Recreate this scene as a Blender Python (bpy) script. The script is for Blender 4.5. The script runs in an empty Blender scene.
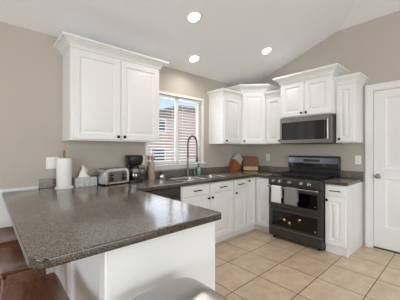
import bpy, bmesh, math, random
from mathutils import Vector, Matrix
random.seed(7)
PI = math.pi
SC = bpy.context.scene
COL = SC.collection

# ------------------------------------------------------------------ camera
cam_d = bpy.data.cameras.new('camera')
cam = bpy.data.objects.new('camera', cam_d)
COL.objects.link(cam)
cam.location = (-3.868, -2.902, 1.307)
cam.rotation_euler = (PI / 2, 0, -math.radians(41.878))
cam_d.sensor_width = 36.0
cam_d.lens = 36.0 * 240.6 / 400.0
cam_d.shift_y = -(150 - 149.38) / 400.0
cam_d.clip_start = 0.02
SC.camera = cam

# ------------------------------------------------------------------ world, sun, daylight, exposure
world = bpy.data.worlds.new('world')
SC.world = world
world.use_nodes = True
wn = world.node_tree
wn.nodes.clear()
w_out = wn.nodes.new('ShaderNodeOutputWorld')
w_bg = wn.nodes.new('ShaderNodeBackground')
w_sky = wn.nodes.new('ShaderNodeTexSky')
w_sky.sky_type = 'NISHITA'
w_sky.sun_disc = False
w_sky.sun_elevation = math.radians(48)
w_sky.sun_rotation = math.radians(200)
w_bg.inputs['Strength'].default_value = 0.16
wn.links.new(w_sky.outputs[0], w_bg.inputs[0])
wn.links.new(w_bg.outputs[0], w_out.inputs[0])

sun_d = bpy.data.lights.new('sun', 'SUN')
sun_d.energy = 1.3
sun_d.angle = math.radians(1.0)
sun_d.color = (1.0, 0.95, 0.88)
sun = bpy.data.objects.new('sun', sun_d)
sun.rotation_euler = (math.radians(42), 0, math.radians(-20))
COL.objects.link(sun)


def area(name, loc, rot, sx, sy, watts, color=(1, 1, 1)):
    d = bpy.data.lights.new(name, 'AREA')
    d.shape = 'RECTANGLE'
    d.size, d.size_y = sx, sy
    d.energy = watts
    d.color = color
    o = bpy.data.objects.new(name, d)
    o.location = loc
    o.rotation_euler = rot
    COL.objects.link(o)
    return o


# fill lamps added in unseen openings behind the camera; daylight at the kitchen window
area('fill_patio', (-3.4, -6.56, 1.25), (PI / 2 + 0.35, 0, 0), 3.1, 2.2, 84, (0.92, 0.97, 1.0))  # tilted up to brighten the ceiling
area('fill_side', (-7.06, -3.3, 1.45), (PI / 2 + 0.3, 0, -PI / 2), 2.6, 1.8, 84, (0.92, 0.97, 1.0))
area('daylight_kitchen', (-1.72, 0.20, 1.6), (PI / 2, 0, PI), 1.0, 1.0, 9, (0.86, 0.93, 1.0))

SC.view_settings.view_transform = 'Standard'
SC.view_settings.look = 'None'
SC.view_settings.gamma = 1.0
SC.view_settings.use_curve_mapping = False
SC.view_settings.exposure = 0.22
SC.cycles.max_bounces = 10
SC.cycles.diffuse_bounces = 6
SC.cycles.sample_clamp_indirect = 6.0
SC.cycles.caustics_reflective = False
SC.cycles.caustics_refractive = False


# ------------------------------------------------------------------ materials
def lin(c):
    return tuple(((v / 255) / 12.92 if v / 255 <= 0.04045 else ((v / 255 + 0.055) / 1.055) ** 2.4) for v in c) + (1.0,)


def mat(name, rgb, rough=0.5, metal=0.0, spec=0.5, noise=0.0, scale=30.0, bump=0.0, coat=0.0, stretch=None, emit=None, emit_s=0.0):
    m = bpy.data.materials.new(name)
    m.use_nodes = True
    nt = m.node_tree
    b = nt.nodes['Principled BSDF']
    b.inputs['Base Color'].default_value = lin(rgb)
    b.inputs['Roughness'].default_value = rough
    b.inputs['Metallic'].default_value = metal
    b.inputs['Specular IOR Level'].default_value = spec
    b.inputs['Coat Weight'].default_value = coat
    if emit:
        b.inputs['Emission Color'].default_value = lin(emit)
        b.inputs['Emission Strength'].default_value = emit_s
    if noise or bump:
        tc = nt.nodes.new('ShaderNodeTexCoord')
        src = tc.outputs['Object']
        if stretch:
            mp = nt.nodes.new('ShaderNodeMapping')
            mp.inputs['Scale'].default_value = stretch
            nt.links.new(src, mp.inputs[0])
            src = mp.outputs[0]
        n = nt.nodes.new('ShaderNodeTexNoise')
        n.inputs['Scale'].default_value = scale
        n.inputs['Detail'].default_value = 4
        nt.links.new(src, n.inputs['Vector'])
        if noise:
            r = nt.nodes.new('ShaderNodeValToRGB')
            c = lin(rgb)
            r.color_ramp.elements[0].position = 0.3
            r.color_ramp.elements[1].position = 0.7
            r.color_ramp.elements[0].color = tuple(v * (1 - noise) for v in c[:3]) + (1,)
            r.color_ramp.elements[1].color = tuple(min(1, v * (1 + noise)) for v in c[:3]) + (1,)
            nt.links.new(n.outputs['Fac'], r.inputs[0])
            nt.links.new(r.outputs[0], b.inputs['Base Color'])
        if bump:
            bp = nt.nodes.new('ShaderNodeBump')
            bp.inputs['Strength'].default_value = bump
            bp.inputs['Distance'].default_value = 0.002
            nt.links.new(n.outputs['Fac'], bp.inputs['Height'])
            nt.links.new(bp.outputs[0], b.inputs['Normal'])
    return m


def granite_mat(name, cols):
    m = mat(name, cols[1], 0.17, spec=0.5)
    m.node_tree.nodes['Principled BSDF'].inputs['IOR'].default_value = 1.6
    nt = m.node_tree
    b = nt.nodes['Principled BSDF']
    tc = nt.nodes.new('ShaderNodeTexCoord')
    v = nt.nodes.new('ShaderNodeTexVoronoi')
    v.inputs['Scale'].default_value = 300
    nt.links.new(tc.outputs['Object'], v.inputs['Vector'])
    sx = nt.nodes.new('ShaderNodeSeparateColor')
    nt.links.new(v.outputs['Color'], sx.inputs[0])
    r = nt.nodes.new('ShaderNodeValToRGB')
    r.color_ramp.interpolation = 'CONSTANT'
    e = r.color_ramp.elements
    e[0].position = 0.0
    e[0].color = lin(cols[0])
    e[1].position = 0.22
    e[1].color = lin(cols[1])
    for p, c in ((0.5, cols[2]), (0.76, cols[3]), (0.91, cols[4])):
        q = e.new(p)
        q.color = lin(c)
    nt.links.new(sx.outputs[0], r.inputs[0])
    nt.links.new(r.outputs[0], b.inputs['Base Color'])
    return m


def tile_mat():
    m = mat('beige_floor_tile', (205, 182, 152), 0.32, spec=0.4)
    nt = m.node_tree
    b = nt.nodes['Principled BSDF']
    tc = nt.nodes.new('ShaderNodeTexCoord')
    mp = nt.nodes.new('ShaderNodeMapping')
    mp.inputs['Location'].default_value = (1.345 + 0.4155 * 20, 1.457 + 0.4165 * 20, 0)
    nt.links.new(tc.outputs['Object'], mp.inputs[0])
    br = nt.nodes.new('ShaderNodeTexBrick')
    br.offset = 0.0
    br.squash = 1.0
    br.inputs['Scale'].default_value = 1.0
    br.inputs['Brick Width'].default_value = 0.4155
    br.inputs['Row Height'].default_value = 0.4165
    br.inputs['Mortar Size'].default_value = 0.0042
    br.inputs['Mortar Smooth'].default_value = 0.25
    br.inputs['Bias'].default_value = 0.0
    br.inputs['Color1'].default_value = lin((222, 202, 177))
    br.inputs['Color2'].default_value = lin((211, 190, 164))
    br.inputs['Mortar'].default_value = lin((92, 70, 54))
    nt.links.new(mp.outputs[0], br.inputs['Vector'])
    n = nt.nodes.new('ShaderNodeTexNoise')
    n.inputs['Scale'].default_value = 7
    n.inputs['Detail'].default_value = 6
    n.inputs['Roughness'].default_value = 0.65
    nt.links.new(tc.outputs['Object'], n.inputs['Vector'])
    r = nt.nodes.new('ShaderNodeValToRGB')
    r.color_ramp.elements[0].position = 0.32
    r.color_ramp.elements[0].color = (0.74, 0.69, 0.63, 1)
    r.color_ramp.elements[1].position = 0.68
    r.color_ramp.elements[1].color = (1, 1, 1, 1)
    nt.links.new(n.outputs['Fac'], r.inputs[0])
    mx = nt.nodes.new('ShaderNodeMix')
    mx.data_type = 'RGBA'
    mx.blend_type = 'MULTIPLY'
    mx.inputs[0].default_value = 0.9
    nt.links.new(br.outputs['Color'], mx.inputs[6])
    nt.links.new(r.outputs[0], mx.inputs[7])
    nt.links.new(mx.outputs[2], b.inputs['Base Color'])
    bp = nt.nodes.new('ShaderNodeBump')
    bp.inputs['Strength'].default_value = 0.4
    bp.inputs['Distance'].default_value = 0.003
    bp.invert = True
    nt.links.new(br.outputs['Fac'], bp.inputs['Height'])
    nt.links.new(bp.outputs[0], b.inputs['Normal'])
    return m


def wood_mat(name, a, c, scale=6.0, stretch=(14, 1.2, 14), rough=0.35, coat=0.2):
    m = mat(name, a, rough, coat=coat)
    nt = m.node_tree
    b = nt.nodes['Principled BSDF']
    tc = nt.nodes.new('ShaderNodeTexCoord')
    mp = nt.nodes.new('ShaderNodeMapping')
    mp.inputs['Scale'].default_value = stretch
    nt.links.new(tc.outputs['Object'], mp.inputs[0])
    n = nt.nodes.new('ShaderNodeTexNoise')
    n.inputs['Scale'].default_value = scale
    n.inputs['Detail'].default_value = 6
    n.inputs['Distortion'].default_value = 0.8
    nt.links.new(mp.outputs[0], n.inputs['Vector'])
    r = nt.nodes.new('ShaderNodeValToRGB')
    r.color_ramp.elements[0].position = 0.3
    r.color_ramp.elements[0].color = lin(a)
    r.color_ramp.elements[1].position = 0.72
    r.color_ramp.elements[1].color = lin(c)
    nt.links.new(n.outputs['Fac'], r.inputs[0])
    nt.links.new(r.outputs[0], b.inputs['Base Color'])
    return m


def glass_mat(name, tint=(255, 255, 255), tmix=0.9, rough=0.02):
    m = bpy.data.materials.new(name)
    m.use_nodes = True
    nt = m.node_tree
    nt.nodes.clear()
    out = nt.nodes.new('ShaderNodeOutputMaterial')
    tr = nt.nodes.new('ShaderNodeBsdfTransparent')
    tr.inputs[0].default_value = lin(tint)
    gl = nt.nodes.new('ShaderNodeBsdfGlossy')
    gl.inputs['Roughness'].default_value = rough
    mx = nt.nodes.new('ShaderNodeMixShader')
    mx.inputs[0].default_value = 1 - tmix
    nt.links.new(tr.outputs[0], mx.inputs[1])
    nt.links.new(gl.outputs[0], mx.inputs[2])
    nt.links.new(mx.outputs[0], out.inputs[0])
    return m


M = dict(
    wall=mat('taupe_wall_paint', (186, 178, 169), 0.75, spec=0.3, noise=0.02, scale=60, bump=0.08),
    ceiling=mat('white_ceiling_paint', (236, 237, 239), 0.85, spec=0.2, noise=0.015, scale=80, bump=0.08),
    white=mat('white_cabinet_paint', (232, 233, 233), 0.38, spec=0.45, noise=0.01, scale=20),
    trim=mat('white_trim_paint', (230, 231, 231), 0.45, noise=0.01, scale=20),
    toe=mat('toe_kick_paint', (196, 186, 174), 0.6, noise=0.03, scale=15),
    granite=granite_mat('speckled_stone', ((72, 64, 57), (114, 104, 96), (128, 118, 110), (94, 84, 77), (160, 151, 142))),
    granite_shaded=granite_mat('shaded_speckled_stone_edge', ((30, 25, 22), (66, 56, 48), (84, 73, 63), (46, 38, 32), (120, 108, 95))),  # same stone: the top-to-edge difference of light is put into the colour
    tile=tile_mat(),
    black=mat('black_knob_metal', (22, 21, 21), 0.35, metal=0.6, noise=0.1, scale=40),
    bplastic=mat('black_plastic', (20, 20, 21), 0.35, noise=0.1, scale=40),
    slate=mat('slate_steel', (134, 130, 127), 0.30, metal=0.8, noise=0.06, scale=20, stretch=(1, 1, 40)),
    slate_dark=mat('dark_slate_steel', (76, 73, 71), 0.32, metal=0.6, noise=0.06, scale=20, stretch=(1, 1, 40)),
    steel=mat('brushed_steel', (172, 169, 166), 0.27, metal=1.0, noise=0.05, scale=25, stretch=(1, 1, 40)),
    stoolsteel=mat('satin_stool_steel', (178, 175, 171), 0.24, metal=1.0, noise=0.05, scale=25, stretch=(1, 40, 1)),
    chrome=mat('polished_chrome', (226, 226, 226), 0.2, metal=1.0, noise=0.02, scale=10),
    knife=mat('pale_satin_steel', (206, 208, 204), 0.35, metal=0.15, noise=0.04, scale=30),
    gun=mat('brushed_nickel_dark', (104, 96, 90), 0.3, metal=1.0, noise=0.05, scale=30),
    bglass=mat('black_glass', (12, 12, 14), 0.06, spec=0.6, noise=0.05, scale=5),
    enamel=mat('black_enamel', (26, 26, 27), 0.22, spec=0.5, noise=0.08, scale=20),
    iron=mat('cast_iron', (24, 24, 25), 0.55, noise=0.15, scale=60, bump=0.2),
    glass=glass_mat('window_glass', tmix=0.94),
    ovenglass=glass_mat('dark_oven_glass', (140, 136, 132), tmix=0.95, rough=0.05),
    vinyl=mat('white_vinyl', (236, 236, 234), 0.4, noise=0.01, scale=12),
    slat=mat('white_blind_slat', (226, 222, 216), 0.5, noise=0.01, scale=12),
    stool=wood_mat('walnut_stool_wood', (86, 52, 36), (128, 84, 60), 5.0, (10, 1.3, 10), 0.3, 0.35),
    board=wood_mat('reddish_board_wood', (116, 60, 32), (158, 92, 52), 5.0, (2, 2, 16), 0.45, 0.0),
    maple=wood_mat('pale_maple_wood', (202, 168, 124), (226, 196, 152), 5.0, (2, 2, 18), 0.45, 0.0),
    block=wood_mat('orange_block_wood', (128, 68, 34), (176, 104, 56), 5.0, (16, 16, 2), 0.4, 0.1),
    utensil=wood_mat('grey_tan_wood', (150, 128, 110), (180, 158, 140), 5.0, (10, 10, 2), 0.55, 0.0),
    copper=mat('copper', (140, 98, 76), 0.4, metal=0.6, noise=0.05, scale=20),
    paper=mat('white_paper', (240, 239, 236), 0.9, spec=0.1, noise=0.015, scale=25, bump=0.3),
    tissuebox=mat('grey_flecked_card', (196, 200, 200), 0.6, noise=0.28, scale=55),
    wtowel=mat('white_terry', (222, 222, 222), 0.95, spec=0.1, noise=0.06, scale=160, bump=0.6),
    gtowel=mat('grey_terry', (132, 131, 126), 0.95, spec=0.1, noise=0.08, scale=160, bump=0.6),
    crock=mat('taupe_stoneware', (172, 152, 138), 0.6, noise=0.06, scale=18),
    green=mat('green_soap', (112, 176, 140), 0.15, spec=0.5, noise=0.04, scale=10),
    palegreen=mat('grey_green_plastic', (120, 142, 128), 0.4, noise=0.05, scale=20),
    band=mat('polished_dark_steel', (120, 126, 138), 0.16, metal=1.0, noise=0.04, scale=6),
    display=mat('blue_grey_display', (84, 98, 120), 0.15, spec=0.6, noise=0.06, scale=4),
    lamp=mat('lamp_lens', (255, 250, 240), 0.4, emit=(255, 244, 226), emit_s=14.0, noise=0.01),
    warm_glow=mat('oven_glow', (255, 230, 190), 0.4, emit=(255, 226, 176), emit_s=8.0, noise=0.01),  # emission for the warm spots added behind the oven glass
    stucco=mat('pinkish_tan_siding', (205, 180, 168), 0.8, noise=0.06, scale=3, bump=0.2),
    roof=mat('mauve_roof_tile', (150, 128, 122), 0.8, noise=0.12, scale=8, stretch=(1, 6, 1)),
    earth=mat('dry_lawn', (150, 140, 108), 0.9, noise=0.2, scale=5),
    darkgap=mat('dark_threshold', (92, 74, 58), 0.7, noise=0.1, scale=20),
    brass=mat('satin_nickel', (150, 142, 134), 0.28, metal=1.0, noise=0.03, scale=20),
)


# ------------------------------------------------------------------ mesh helpers
class MB:
    def __init__(self):
        self.bm = bmesh.new()
        self.mi = 0

    def _face(self, vs):
        try:
            f = self.bm.faces.new(vs)
            f.material_index = self.mi
            return f
        except ValueError:
            return None

    def box(self, x0, x1, y0, y1, z0, z1, mtx=None):
        x0, x1 = min(x0, x1), max(x0, x1)
        y0, y1 = min(y0, y1), max(y0, y1)
        z0, z1 = min(z0, z1), max(z0, z1)
        p = [(x0, y0, z0), (x1, y0, z0), (x1, y1, z0), (x0, y1, z0), (x0, y0, z1), (x1, y0, z1), (x1, y1, z1), (x0, y1, z1)]
        v = [self.bm.verts.new(mtx @ Vector(q) if mtx else q) for q in p]
        for f in ((3, 2, 1, 0), (4, 5, 6, 7), (0, 1, 5, 4), (1, 2, 6, 5), (2, 3, 7, 6), (3, 0, 4, 7)):
            self._face([v[i] for i in f])
        return self

    def rings(self, rings, cap0=True, cap1=True, closed=True):
        vs = [[self.bm.verts.new(p) for p in r] for r in rings]
        n = len(vs[0])
        for a, b in zip(vs[:-1], vs[1:]):
            for i in range(n if closed else n - 1):
                j = (i + 1) % n
                self._face([a[i], a[j], b[j], b[i]])
        if cap0:
            self._face(list(reversed(vs[0])))
        if cap1:
            self._face(vs[-1])
        return self

    def tube(self, pts, r, n=10, radii=None):
        pts = [Vector(p) for p in pts]
        up = None
        rr = []
        for i, p in enumerate(pts):
            t = (pts[min(i + 1, len(pts) - 1)] - pts[max(i - 1, 0)]).normalized()
            if up is None:
                up = Vector((0, 0, 1)) if abs(t.z) < 0.9 else Vector((1, 0, 0))
            a = t.cross(up)
            if a.length < 1e-4:
                a = t.cross(Vector((0, 1, 0)))
            a.normalize()
            b = a.cross(t).normalized()
            up = b
            q = radii[i] if radii else r
            rr.append([p + a * (q * math.cos(2 * PI * k / n)) + b * (q * math.sin(2 * PI * k / n)) for k in range(n)])
        return self.rings(rr)

    def lathe(self, prof, mtx=None, n=24, ring=False):
        rr = []
        for r, z in prof:
            ring = [Vector((max(r, 1e-4) * math.cos(2 * PI * k / n), max(r, 1e-4) * math.sin(2 * PI * k / n), z)) for k in range(n)]
            rr.append([mtx @ p for p in ring] if mtx else ring)
        if ring:
            rr.append([p.copy() for p in rr[0]])
        return self.rings(rr, cap0=not ring, cap1=not ring)

    def prism(self, poly, z0, z1, mtx=None):
        f = (lambda x, y, z: mtx @ Vector((x, y, z))) if mtx else (lambda x, y, z: Vector((x, y, z)))
        return self.rings([[f(x, y, z0) for x, y in poly], [f(x, y, z1) for x, y in poly]])

    def build(self, name, material, parent=None, bevel=0.0, smooth=35, segs=2, sub=0):
        bmesh.ops.remove_doubles(self.bm, verts=self.bm.verts, dist=1e-6)
        bmesh.ops.recalc_face_normals(self.bm, faces=self.bm.faces)
        me = bpy.data.meshes.new(name)
        self.bm.to_mesh(me)
        self.bm.free()
        for m in (material if isinstance(material, (list, tuple)) else [material]):
            me.materials.append(m)
        return link(name, me, parent, bevel, smooth, segs, sub)


def link(name, me, parent=None, bevel=0.0, smooth=35, segs=2, sub=0):
    if smooth:
        for p in me.polygons:
            p.use_smooth = True
        me.set_sharp_from_angle(angle=math.radians(smooth))
    o = bpy.data.objects.new(name, me)
    COL.objects.link(o)
    if parent:
        o.parent = parent
    if bevel:
        b = o.modifiers.new('bevel', 'BEVEL')
        b.width = bevel
        b.segments = segs
        b.limit_method = 'ANGLE'
        b.angle_limit = math.radians(40)
        b.harden_normals = False
    if sub:
        s = o.modifiers.new('subsurf', 'SUBSURF')
        s.levels = s.render_levels = sub
    return o


def plate(name, material, outer, holes, z0, z1, parent=None, bevel=0.0, mtx=None, nosing=0.0):
    """flat slab with holes: outline and holes in 2D, thickness z0..z1"""
    cu = bpy.data.curves.new('outline', 'CURVE')
    cu.dimensions = '2D'
    cu.fill_mode = 'BOTH'
    h = (z1 - z0) / 2
    cu.extrude = h - nosing
    cu.bevel_depth = nosing
    cu.bevel_resolution = 2
    cu.offset = -nosing
    for loop in [outer] + list(holes):
        s = cu.splines.new('POLY')
        s.points.add(len(loop) - 1)
        for p, q in zip(s.points, loop):
            p.co = (q[0], q[1], 0, 1)
        s.use_cyclic_u = True
    t = bpy.data.objects.new('tmp', cu)
    COL.objects.link(t)
    dg = bpy.context.evaluated_depsgraph_get()
    me = bpy.data.meshes.new_from_object(t.evaluated_get(dg))
    bpy.data.objects.remove(t)
    me.name = name
    me.transform(Matrix.Translation((0, 0, (z0 + z1) / 2)))
    bm = bmesh.new()
    bm.from_mesh(me)
    bmesh.ops.remove_doubles(bm, verts=bm.verts, dist=1e-5)
    bmesh.ops.recalc_face_normals(bm, faces=bm.faces)
    bm.to_mesh(me)
    bm.free()
    if mtx:
        me.transform(mtx)
    me.materials.clear()
    mats = material if isinstance(material, (list, tuple)) else [material]
    for m in mats:
        me.materials.append(m)
    for p in me.polygons:
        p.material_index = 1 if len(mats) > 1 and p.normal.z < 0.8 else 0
    return link(name, me, parent, bevel, 35)


def tag(o, label=None, cat=None, group=None, kind=None):
    if label:
        o['label'] = label
    if cat:
        o['category'] = cat
    if group:
        o['group'] = group
    if kind:
        o['kind'] = kind
    return o


def thing(name, label, cat, loc=(0, 0, 0), rz=0.0, group=None):
    o = bpy.data.objects.new(name, None)
    o.empty_display_size = 0.05
    o.location = loc
    o.rotation_euler = (0, 0, rz)
    COL.objects.link(o)
    return tag(o, label, cat, group)


def dup(root, loc, rz=None, label=None, group=None):
    def rec(o, par):
        c = o.copy()
        COL.objects.link(c)
        if par:
            c.parent = par
        for ch in [q for q in bpy.data.objects if q.parent == o]:
            rec(ch, c)
        return c
    r = rec(root, None)
    r.location = loc
    if rz is not None:
        r.rotation_euler = (0, 0, rz)
    if label:
        r['label'] = label
    if group:
        r['group'] = group
    return r


def struct(o):
    o['kind'] = 'structure'
    return o


RX = Matrix.Rotation(PI / 2, 4, 'X')     # local z -> -y (points out of a front)
EAST = -PI / 2                           # units standing on the range wall face -X

# ------------------------------------------------------------------ setting
CT = 0.908            # worktop height
RIDGE = 2.495
SL = 0.342


def ceil_z(x, y):
    return min(RIDGE - SL * y, 3.045 - SL * x)


XW, YW = -7.0, -6.5   # far walls behind the camera
TOPZ = 3.75
struct(MB().box(XW - 0.3, 0.3, YW - 0.3, 0.3, -0.1, 0).build('floor', M['tile'], smooth=0))

# vaulted ceiling: two slopes that meet in a 45 degree hip line, with a flat middle behind the camera
xf = -(TOPZ - 3.045) / SL
yf = -(TOPZ - RIDGE) / SL
hip0 = (0.0, -(3.045 - RIDGE) / SL)
c = MB()


def slab(poly):
    top = [(x, y, z + 0.12) for x, y, z in poly]
    c.rings([poly, top])


yh = hip0[1]
e = 0.25
slab([(XW - e, e, RIDGE - SL * e), (e, e, RIDGE - SL * e), (e, yh + e, RIDGE - SL * (yh + e)), (xf, yf, TOPZ), (XW - e, yf, TOPZ)])
slab([(e, yh + e, 3.045 - SL * e), (e, YW - e, 3.045 - SL * e), (xf, YW - e, TOPZ), (xf, yf, TOPZ)])
slab([(XW - e, yf, TOPZ), (xf, yf, TOPZ), (xf, YW - e, TOPZ), (XW - e, YW - e, TOPZ)])
struct(c.build('ceiling', M['ceiling'], smooth=0))

# window wall (back) with opening; xz outline extruded in y
WX0, WX1, WZ0, WZ1 = -2.215, -1.232, 1.095, 2.092
XZ = Matrix(((1, 0, 0, 0), (0, 0, 1, 0), (0, 1, 0, 0), (0, 0, 0, 1)))     # (x,z) outline, extruded along y
struct(plate('wall_back', M['wall'], [(XW - 0.15, 0), (0.15, 0), (0.15, 2.52), (XW - 0.15, 2.52)],
             [[(WX0, WZ0), (WX1, WZ0), (WX1, WZ1), (WX0, WZ1)]], 0.0, 0.15, mtx=XZ))
# range wall (right): outline follows the vault; door opening
DY0, DY1, DZ = -2.045, -2.86, 2.095
YZ = Matrix(((0, 0, 1, 0), (1, 0, 0, 0), (0, 1, 0, 0), (0, 0, 0, 1)))     # (y,z) outline, extruded along x
struct(plate('wall_right', M['wall'], [(0, 0), (0, RIDGE + 0.04), (yh, 3.085), (YW, 3.085), (YW, 0), (DY1, 0), (DY1, DZ), (DY0, DZ), (DY0, 0)],
             [], 0.0, 0.15, mtx=YZ))
# walls behind the camera with a patio opening and a side window
struct(plate('wall_front', M['wall'], [(XW - 0.15, 0), (-5.0, 0), (-5.0, 2.4), (-1.8, 2.4), (-1.8, 0), (0.15, 0), (0.15, 3.85), (XW - 0.15, 3.85)],
             [], YW - 0.15, YW, mtx=XZ))
struct(plate('wall_left', M['wall'], [(0.15, 0), (YW - 0.15, 0), (YW - 0.15, 3.85), (yf, 3.85), (0.15, 2.5)],
             [[(-4.6, 0.5), (-2.0, 0.5), (-2.0, 2.4), (-4.6, 2.4)]], XW - 0.15, XW, mtx=YZ))

# white wainscot with cap rail left of the kitchen units
t = MB()
t.box(XW, -3.465, -0.012, 0.0, 0.0, 0.915)
t.box(XW, -3.462, -0.022, 0.0, 0.915, 0.935)
t.box(XW, -3.765, -0.02, 0.0, 0.0, 0.12)
struct(t.build('trim_1', M['trim'], bevel=0.002))

# kitchen window: vinyl frame with centre mullion, glass, casing and sill
wroot = bpy.data.objects.new('window_1', None)
COL.objects.link(wroot)
struct(wroot)
f = MB()
fy0, fy1 = 0.050, 0.075
f.box(WX0, WX1, fy0, fy1, WZ0, WZ0 + 0.045).box(WX0, WX1, fy0, fy1, WZ1 - 0.04, WZ1)
f.box(WX0, WX0 + 0.03, fy0, fy1, WZ0, WZ1).box(WX1 - 0.03, WX1, fy0, fy1, WZ0, WZ1)
f.box(-1.722, -1.664, 0.050, 0.072, WZ0 + 0.045, WZ1 - 0.04)
f.build('frame', M['vinyl'], wroot, bevel=0.003)
for a, b in ((WX0 + 0.03, -1.722), (-1.664, WX1 - 0.03)):
    MB().box(a, b, 0.060, 0.066, WZ0 + 0.045, WZ1 - 0.04).build('glass', M['glass'], wroot, smooth=0)
k = MB()
for a, b in ((WX0 - 0.045, WX0), (WX1, WX1 + 0.040)):
    k.box(a, b, -0.016, 0.0, WZ0 - 0.02, WZ1)
k.box(WX0 - 0.05, WX1 + 0.045, -0.02, 0.0, WZ1, WZ1 + 0.036)
k.build('casing', M['trim'], wroot, bevel=0.003)
k = MB()
k.box(WX0 - 0.06, WX1 + 0.055, -0.05, 0.07, WZ0 - 0.025, WZ0)
k.box(WX0 - 0.045, WX1 + 0.042, -0.016, 0.0, WZ0 - 0.075, WZ0 - 0.025)
k.build('sill', M['trim'], wroot, bevel=0.004)

# blinds
for side, (a, b) in (('left', (WX0 + 0.012, -1.745)), ('right', (-1.690, WX1 - 0.008))):
    bl = thing('window_blind', 'white slatted window blind over the %s pane of the kitchen window' %
               ('left' if side == 'left' else 'right'), 'blind', ((a + b) / 2, 0.022, WZ0), 0, 'blinds in the kitchen window')
    hw = (b - a) / 2
    MB().box(-hw, hw, -0.022, 0.024, WZ1 - WZ0 - 0.034, WZ1 - WZ0 - 0.004).build('headrail', M['slat'], bl, bevel=0.004)
    s = MB()
    z = 0.045
    while z < WZ1 - WZ0 - 0.05:
        mt = Matrix.Translation((0, 0.001, z)) @ Matrix.Rotation(math.radians(17), 4, 'X')
        s.box(-hw + 0.003, hw - 0.003, -0.024, 0.024, -0.0019, 0.0019, mt)
        z += 0.0435
    s.build('slats', M['slat'], bl, smooth=0)
    MB().box(-hw + 0.003, hw - 0.003, -0.02, 0.026, 0.004, 0.022).build('bottom_rail', M['slat'], bl, bevel=0.003)
    for q in (-hw * 0.7, hw * 0.7):
        MB().box(q - 0.004, q + 0.004, -0.0235, -0.0225, 0.01, WZ1 - WZ0 - 0.05).build('ladder_tape', M['slat'], bl, smooth=0)


def panel_rings(mb, x0, x1, z0, z1, yb, spec):
    """nested rectangles (inset, y) on an xz front"""
    rr = []
    for i, y in spec:
        rr.append([(x0 + i, y, z0 + i), (x1 - i, y, z0 + i), (x1 - i, y, z1 - i), (x0 + i, y, z1 - i)])
    mb.rings(rr)


# pantry door with two raised panels
droot = bpy.data.objects.new('door_1', None)
droot.location = (0, DY0, 0)
droot.rotation_euler = (0, 0, EAST)
COL.objects.link(droot)
struct(droot)
dw = DY0 - DY1
k = MB()
k.box(-0.075, -0.006, -0.022, 0.0, 0.0, DZ + 0.075).box(dw + 0.006, dw + 0.075, -0.022, 0.0, 0.0, DZ + 0.075)
k.box(-0.006, dw + 0.006, -0.022, 0.0, DZ + 0.006, DZ + 0.075)
k.box(-0.075, -0.060, -0.030, -0.022, 0.0, DZ + 0.075).box(dw + 0.060, dw + 0.075, -0.030, -0.022, 0.0, DZ + 0.075)
k.box(-0.060, dw + 0.060, -0.030, -0.022, DZ + 0.060, DZ + 0.075)
k.box(-0.006, 0.012, -0.02, 0.14, 0.0, DZ + 0.006).box(dw - 0.012, dw + 0.006, -0.02, 0.14, 0.0, DZ + 0.006)
k.box(0.012, dw - 0.012, -0.02, 0.14, DZ - 0.012, DZ + 0.006)
k.build('casing', M['trim'], droot, bevel=0.003)
k = MB()
k.box(0.015, dw - 0.015, 0.012, 0.04, 0.02, DZ - 0.015)
ix = 0.125
for z0, z1 in ((0.02, 0.29), (0.93, 1.06), (1.985, DZ - 0.015)):
    k.box(0.015 + ix, dw - 0.015 - ix, 0.0, 0.0125, z0, z1)
k.box(0.015, 0.015 + ix, 0.0, 0.0125, 0.02, DZ - 0.015).box(dw - 0.015 - ix, dw - 0.015, 0.0, 0.0125, 0.02, DZ - 0.015)
for z0, z1 in ((0.29, 0.93), (1.06, 1.985)):
    panel_rings(k, 0.015 + ix, dw - 0.015 - ix, z0, z1, 0.0125, [(0.0, 0.013), (0.0, 0.0), (0.02, 0.0115), (0.05, 0.0115), (0.08, 0.003)])
k.build('slab', M['trim'], droot, smooth=25)
k = MB()
k.lathe([(0.0, 0.0), (0.032, 0.0), (0.032, 0.006), (0.013, 0.010), (0.013, 0.035), (0.024, 0.042), (0.030, 0.056), (0.026, 0.070), (0.012, 0.077), (0, 0.078)],
        Matrix.Translation((0.062, 0.0, 0.955)) @ RX)
k.build('knob', M['brass'], droot)
MB().box(0.012, dw - 0.012, -0.01, 0.14, 0.0, 0.012).build('threshold', M['darkgap'], droot)
t = MB()
t.box(-0.014, 0, DY1 - 0.08, YW, 0, 0.1)
struct(t.build('baseboard_right', M['trim'], bevel=0.003))

# ------------------------------------------------------------------ cabinets
KNOB = [(0.0, 0.0), (0.008, 0.0), (0.006, 0.010), (0.008, 0.014), (0.0155, 0.018), (0.0165, 0.024), (0.012, 0.029), (0.0, 0.031)]


def knob(par, x, y, z):
    return MB().lathe(KNOB, Matrix.Translation((x, y, z)) @ RX, 14).build('knob', M['black'], par)


def pull(par, x, y, z, w=0.13):
    k = MB()
    k.tube([(x - w / 2, y - 0.028, z), (x + w / 2, y - 0.028, z)], 0.0058, 10)
    for s in (-1, 1):
        k.tube([(x + s * w * 0.36, y, z), (x + s * w * 0.36, y - 0.028, z)], 0.005, 8)
    return k.build('pull', M['black'], par)


def door_mesh(w, h, t=0.02, frame=0.058):
    fr = min(frame, w * 0.24)
    k = MB()
    g = min(1.0, (w / 2 - fr) / 0.07)
    panel_rings(k, 0, w, 0, h, 0, [(0, 0), (0, -t + 0.003), (0.003, -t), (fr, -t), (fr + 0.006 * g, -t + 0.013),
                                   (fr + 0.020 * g, -t + 0.014), (fr + 0.052 * g, -t + 0.002), (fr + 0.056 * g, -t + 0.001)])
    return k


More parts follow.
